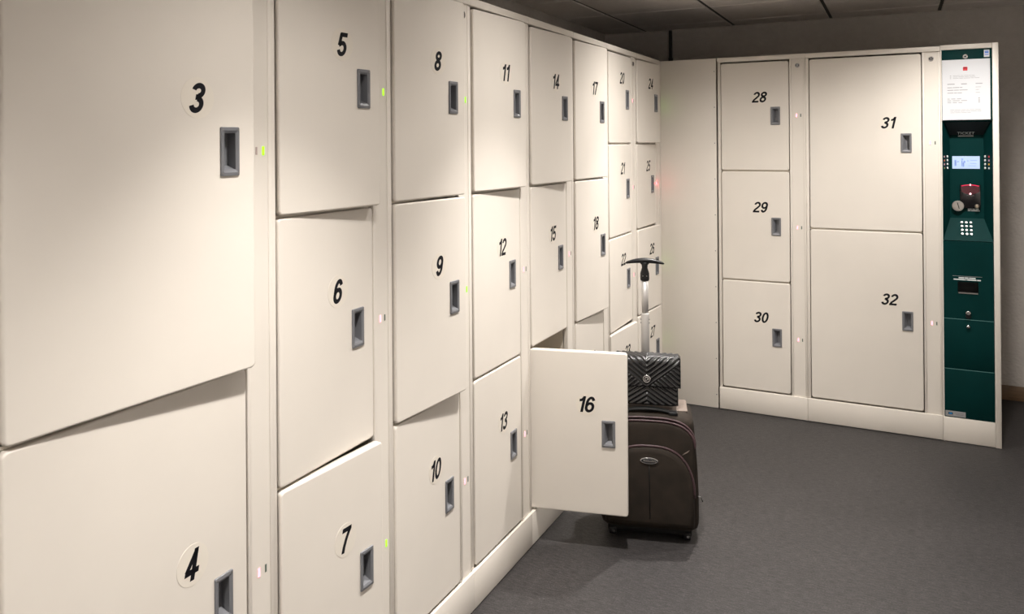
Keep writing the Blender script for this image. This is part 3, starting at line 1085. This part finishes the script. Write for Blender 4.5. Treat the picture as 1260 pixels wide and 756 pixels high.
# vertical dart below the badge
mb = MB(); mb.tube([(0.0, FY - 0.0405, 0.300), (0.0, FY - 0.0430, 0.24), (0.001, FY - 0.0430, 0.16), (0.002, FY - 0.0395, 0.095)], 0.0022, 6)
mb.build('centre_seam', 'black_rubber', SU)
# badge
BZ = 0.315
mb = MB()
for (a_, b_, y0_, y1_, mi) in ((0.034, 0.0125, 0.030, 0.0445, 0), (0.029, 0.0085, 0.044, 0.0462, 1)):
    mb.loft([[(a_ * s_ * math.cos(2 * PI * k / 28), FY - y_, BZ + b_ * s_ * math.sin(2 * PI * k / 28)) for k in range(28)] for s_, y_ in ((1, y0_), (1, y1_ - 0.001), (0.93, y1_))], mi, True, True, False, True)
bd = mb.build('badge', ['chrome', 'handle_dark'], SU)
mb = MB()
for k in range(9):
    x = -0.021 + 0.0052 * k
    mb.box(x, x + 0.0036, FY - 0.0472, FY - 0.0460, BZ - 0.0022, BZ + (0.0026 if k % 3 else 0.0036))
mb.build('badge_lettering', 'steel', bd)
# top: taupe patch, carry handle
mb = MB()
mb.box(-0.130, 0.148, -0.052, 0.088, SZ1 - 0.004, SZ1 + 0.0035, 0, 0.003)
mb.build('top_panel', 'suit_light', SU)
mb = MB()
hp = []
for k in range(21):
    t = k / 20
    hp.append((-0.085 + 0.17 * t, -0.075, SZ1 - 0.002 + 0.012 * math.sin(PI * t) ** 0.6))
rings = []
for i, p in enumerate(hp):
    w_ = 0.014
    rings.append([(p[0], p[1] - w_, p[2] + 0.001), (p[0], p[1] - w_ * 0.7, p[2] + 0.006), (p[0], p[1] + w_ * 0.7, p[2] + 0.006), (p[0], p[1] + w_, p[2] + 0.001), (p[0], p[1] + w_ * 0.7, p[2] - 0.004), (p[0], p[1] - w_ * 0.7, p[2] - 0.004)])
mb.loft(rings, 0, True, True, True, True)
mb.build('carry_handle', 'black_rubber', SU)
for sx in (-1, 1):
    mb = MB(); mb.box(sx * 0.092 - 0.016, sx * 0.092 + 0.016, -0.091, -0.059, SZ1 - 0.008, SZ1 + 0.006, 0, 0.003)
    mb.build('carry_handle_anchor', 'black_plastic', SU)
# telescopic handle
PXL, PYL = -0.010, 0.088
mb = MB()


def oval(cx, cy, a_, b_, z, n_=20):
    return [(cx + a_ * math.cos(2 * PI * k / n_), cy + b_ * math.sin(2 * PI * k / n_), z) for k in range(n_)]


mb.loft([oval(PXL, PYL, 0.0165, 0.0115, SZ1 - 0.03), oval(PXL, PYL, 0.0165, 0.0115, 0.822), oval(PXL, PYL, 0.0150, 0.0100, 0.825)], 0, True, True, True, True)
mb.build('lower_tube', 'alu', SU)
mb = MB()
mb.loft([oval(PXL, PYL, 0.0135, 0.0090, 0.79), oval(PXL, PYL, 0.0135, 0.0090, 0.968)], 0, True, True, True, True)
mb.build('upper_tube', 'alu', SU)
mb = MB()
mb.box(PXL - 0.0185, PXL + 0.0185, PYL - 0.0135, PYL + 0.0135, SZ1 - 0.002, SZ1 + 0.012, 0, 0.003)
mb.build('tube_collar', 'black_plastic', SU)
mb = MB()
for z in (0.800, 0.786):
    for sx in (-1, 1):
        mb.cyl((PXL + sx * 0.0155, PYL - 0.002, z), (sx, 0, 0), 0.0026, 0.0022, 8)
mb.build('tube_pin', 'black_plastic', SU)
GRZ = 1.036
mb = MB()
mb.loft([oval(PXL, PYL, 0.0165, 0.0120, 0.958), oval(PXL, PYL, 0.0185, 0.0130, 0.964), oval(PXL, PYL, 0.0180, 0.0125, 0.988), oval(PXL, PYL, 0.0115, 0.0105, 1.010), oval(PXL, PYL, 0.0125, 0.0110, 1.022), oval(PXL, PYL, 0.026, 0.0120, GRZ)], 0, True, True, True, True)
rings = []
for k in range(25):
    t = -1 + 2 * k / 24
    x = PXL + 0.078 * t
    zc = GRZ + 0.004 - 0.012 * abs(t) ** 2.0
    hh = 0.0108 * (1 - 0.62 * abs(t) ** 1.8)
    dd = 0.0150 * (1 - 0.55 * abs(t) ** 2)
    if k in (0, 24):
        hh *= 0.4; dd *= 0.4
    rings.append([(x, PYL + dd * math.cos(2 * PI * j / 14), zc + hh * math.sin(2 * PI * j / 14)) for j in range(14)])
mb.loft(rings, 0, True, True, True, True)
mb.build('grip', 'black_plastic', SU)
mb = MB()
for sx in (-1, 1):
    mb.cyl((PXL + sx * 0.0075, PYL - 0.0118, 0.978), (0, -1, 0), 0.0018, 0.0012, 8)
mb.build('grip_screw', 'steel', SU)
# base tray, wheels and feet
mb = MB(); mb.box(-0.158, 0.158, -0.090, 0.104, 0.012, 0.044, 0, 0.006)
mb.build('base_tray', 'black_rubber', SU)
for sx in (-1, 1):
    mb = MB(); mb.cyl((sx * 0.140 - 0.012, 0.082, 0.026), (1, 0, 0), 0.026, 0.024, 24, 0, None, 0.004)
    mb.build('wheel', 'black_rubber', SU)
    mb = MB(); mb.box(sx * 0.140 - 0.014, sx * 0.140 + 0.014, -0.094, -0.062, 0.0, 0.026, 0, 0.004)
    mb.cyl((sx * 0.140 + 0.004, -0.0940, 0.014), (0, -1, 0), 0.0055, 0.003, 12, 1)
    mb.build('foot', ['black_plastic', 'chrome'], SU)
# zip pullers on the right flank
for z, y, dz in ((0.170, -0.090, -0.02),):
    mb = MB(); mb.tube([(0.182, y, z), (0.193, y + 0.004, z - 0.004), (0.199, y + 0.004, z - 0.022)], [0.0018, 0.0014, 0.0022], 6)
    mb.build('zip_puller', 'screw', SU)

# ------------------------------------------------------------------ handbag
HB = thing('handbag', 'black quilted leather handbag with a round silver clasp lying on the suitcase', 'handbag', (0.350, 3.142, SZ1 + 0.0150), math.radians(14))
BW, BH, BDP = 0.250, 0.182, 0.066
TILT = 0.10   # the bag leans back a little


def quilt(u, w, mode):
    """puffed chevron height 0..1; u in -1..1 across, w metres up"""
    x = abs(u) * BW / 2
    P = 0.0185
    if mode == 'body':
        c = (w + x * 0.62) / P
    else:
        edge = 0.084 + (x - 0.0) * 0.78        # the V of the flap
        if w > edge - 0.012:
            c = (w - x * 0.78) / P + 0.18
        else:
            c = (w + x * 0.85) / P
    return abs(math.sin(PI * c)) ** 0.55


def sheet(name, w0, w1, width, yfun, mode, nu, nw, thick, amp, z_of):
    mb_ = MB()
    fr, bk = [], []
    for j in range(nw + 1):
        w = w0 + (w1 - w0) * j / nw
        ra, rb = [], []
        for i in range(nu + 1):
            u = -1 + 2 * i / nu
            edge = min(1.0, (1 - abs(u)) * 14, (w - w0) / 0.006 + 0.15, 1.0)
            y = yfun(u, w) - amp * quilt(u, w, mode) * max(0.1, edge)
            x = u * width / 2
            y += 0.010 * abs(u) ** 8
            ra.append((x, y, z_of(w)))
            rb.append((x, yfun(u, w) + thick, z_of(w)))
        fr.append(ra)
        bk.append(rb)
    mb_.loft(fr, 0, True, False)
    mb_.loft(bk, 0, True, False)
    mb_.loft([fr[0], bk[0]], 0, True, False)
    mb_.loft([fr[-1], bk[-1]], 0, True, False)
    mb_.loft([[r[0] for r in fr], [r[0] for r in bk]], 0, True, False)
    mb_.loft([[r[-1] for r in fr], [r[-1] for r in bk]], 0, True, False)
    return mb_.build(name, 'leather', HB)


lean = lambda z: z * TILT
# body core
mb = MB()
rings = []
for k in range(13):
    t = k / 12
    z = 0.004 + (BH - 0.006) * t
    e = 0.012 * (1 - math.sqrt(max(0, 1 - max(0, (t - 0.88) / 0.12) ** 2))) + 0.008 * (1 - math.sqrt(max(0, 1 - max(0, (0.1 - t) / 0.1) ** 2)))
    rings.append([(x, y + lean(z), z) for x, y in srrect(BW - 0.02 - 2 * e, BDP - 2 * e, 0.014, 4)])
mb.loft(rings, 0, True, True, True, True)
mb.build('body', 'leather', HB)
sheet('front_panel', 0.004, 0.112, BW - 0.014, lambda u, w: -BDP / 2 - 0.002 + lean(w) + 0.004 * max(0, 1 - w / 0.02), 'body', 96, 44, 0.006, 0.0085, lambda w: w)


# flap: from the back of the top over the front down to w=0.062
def flap():
    mb_ = MB()
    prof = []
    z_low = 0.076
    nfr = 50
    zt = BH + 0.002
    R = 0.016
    for j in range(nfr + 1):
        w = z_low + (zt - R - z_low) * j / nfr
        prof.append((-BDP / 2 - 0.0125 + lean(w), w, w, (0, -1, 0)))
    for j in range(1, 9):
        a = PI / 2 * j / 8
        w = zt - R + R * math.sin(a)
        prof.append((-BDP / 2 - 0.0125 + R * (1 - math.cos(a)) + lean(w), w, zt - R + R * a, (0, -math.cos(a), math.sin(a))))
    y0_ = -BDP / 2 - 0.0125 + R + lean(zt)
    for j in range(1, 15):
        yy = y0_ + (BDP + 0.0 - R) * j / 14
        prof.append((yy, zt, zt - R + R * PI / 2 + (yy - y0_), (0, 0, 1)))
    nu = 110
    fr, bk = [], []
    n_ = len(prof)
    for j, (y, z, s_, nrm) in enumerate(prof):
        ra, rb = [], []
        for i in range(nu + 1):
            u = -1 + 2 * i / nu
            wd = BW + 0.006
            q_ = quilt(u, s_, 'flap')
            ed = max(0.0, min(1.0, (1 - abs(u)) * 16, j / 3.0))
            h_ = 0.0090 * q_ * ed
            drop = 0.012 * abs(u) ** 6
            ra.append((u * wd / 2, y + nrm[1] * h_ + drop * (1 if nrm[1] else 0), z + nrm[2] * h_ - drop * 0.25))
            rb.append((u * wd / 2, y - nrm[1] * 0.003 + drop * (1 if nrm[1] else 0), z - nrm[2] * 0.003 - drop * 0.25))
        fr.append(ra)
        bk.append(rb)
    mb_.loft(fr, 0, True, False)
    mb_.loft(bk, 0, True, False)
    mb_.loft([fr[0], bk[0]], 0, True, False)
    mb_.loft([fr[-1], bk[-1]], 0, True, False)
    mb_.loft([[r[0] for r in fr], [r[0] for r in bk]], 0, True, False)
    mb_.loft([[r[-1] for r in fr], [r[-1] for r in bk]], 0, True, False)
    return mb_.build('flap', 'leather', HB)


flap()
cz = 0.108
cy = -BDP / 2 - 0.0235 + lean(cz)
mb = MB()
mb.tube([(0.0128 * math.cos(2 * PI * k / 28), cy, cz + 0.0128 * math.sin(2 * PI * k / 28)) for k in range(29)], 0.0028, 8, 0, False)
cl = mb.build('clasp', 'chrome', HB)
mb = MB()
mb.cyl((0, cy + 0.004, cz), (0, -1, 0), 0.0115, 0.003, 24)
mb.build('clasp_plate', 'black_plastic', cl)
mb = MB()
mb.tube([(0.0068 * math.cos(a_ / 10), cy - 0.0008, cz + 0.0068 * math.sin(a_ / 10)) for a_ in range(-6, 48)], 0.0022, 6)
mb.tube([(0.0, cy - 0.0008, cz - 0.001), (0.0062, cy - 0.0008, cz - 0.001)], 0.0021, 6)
mb.build('clasp_emblem', 'chrome', cl)
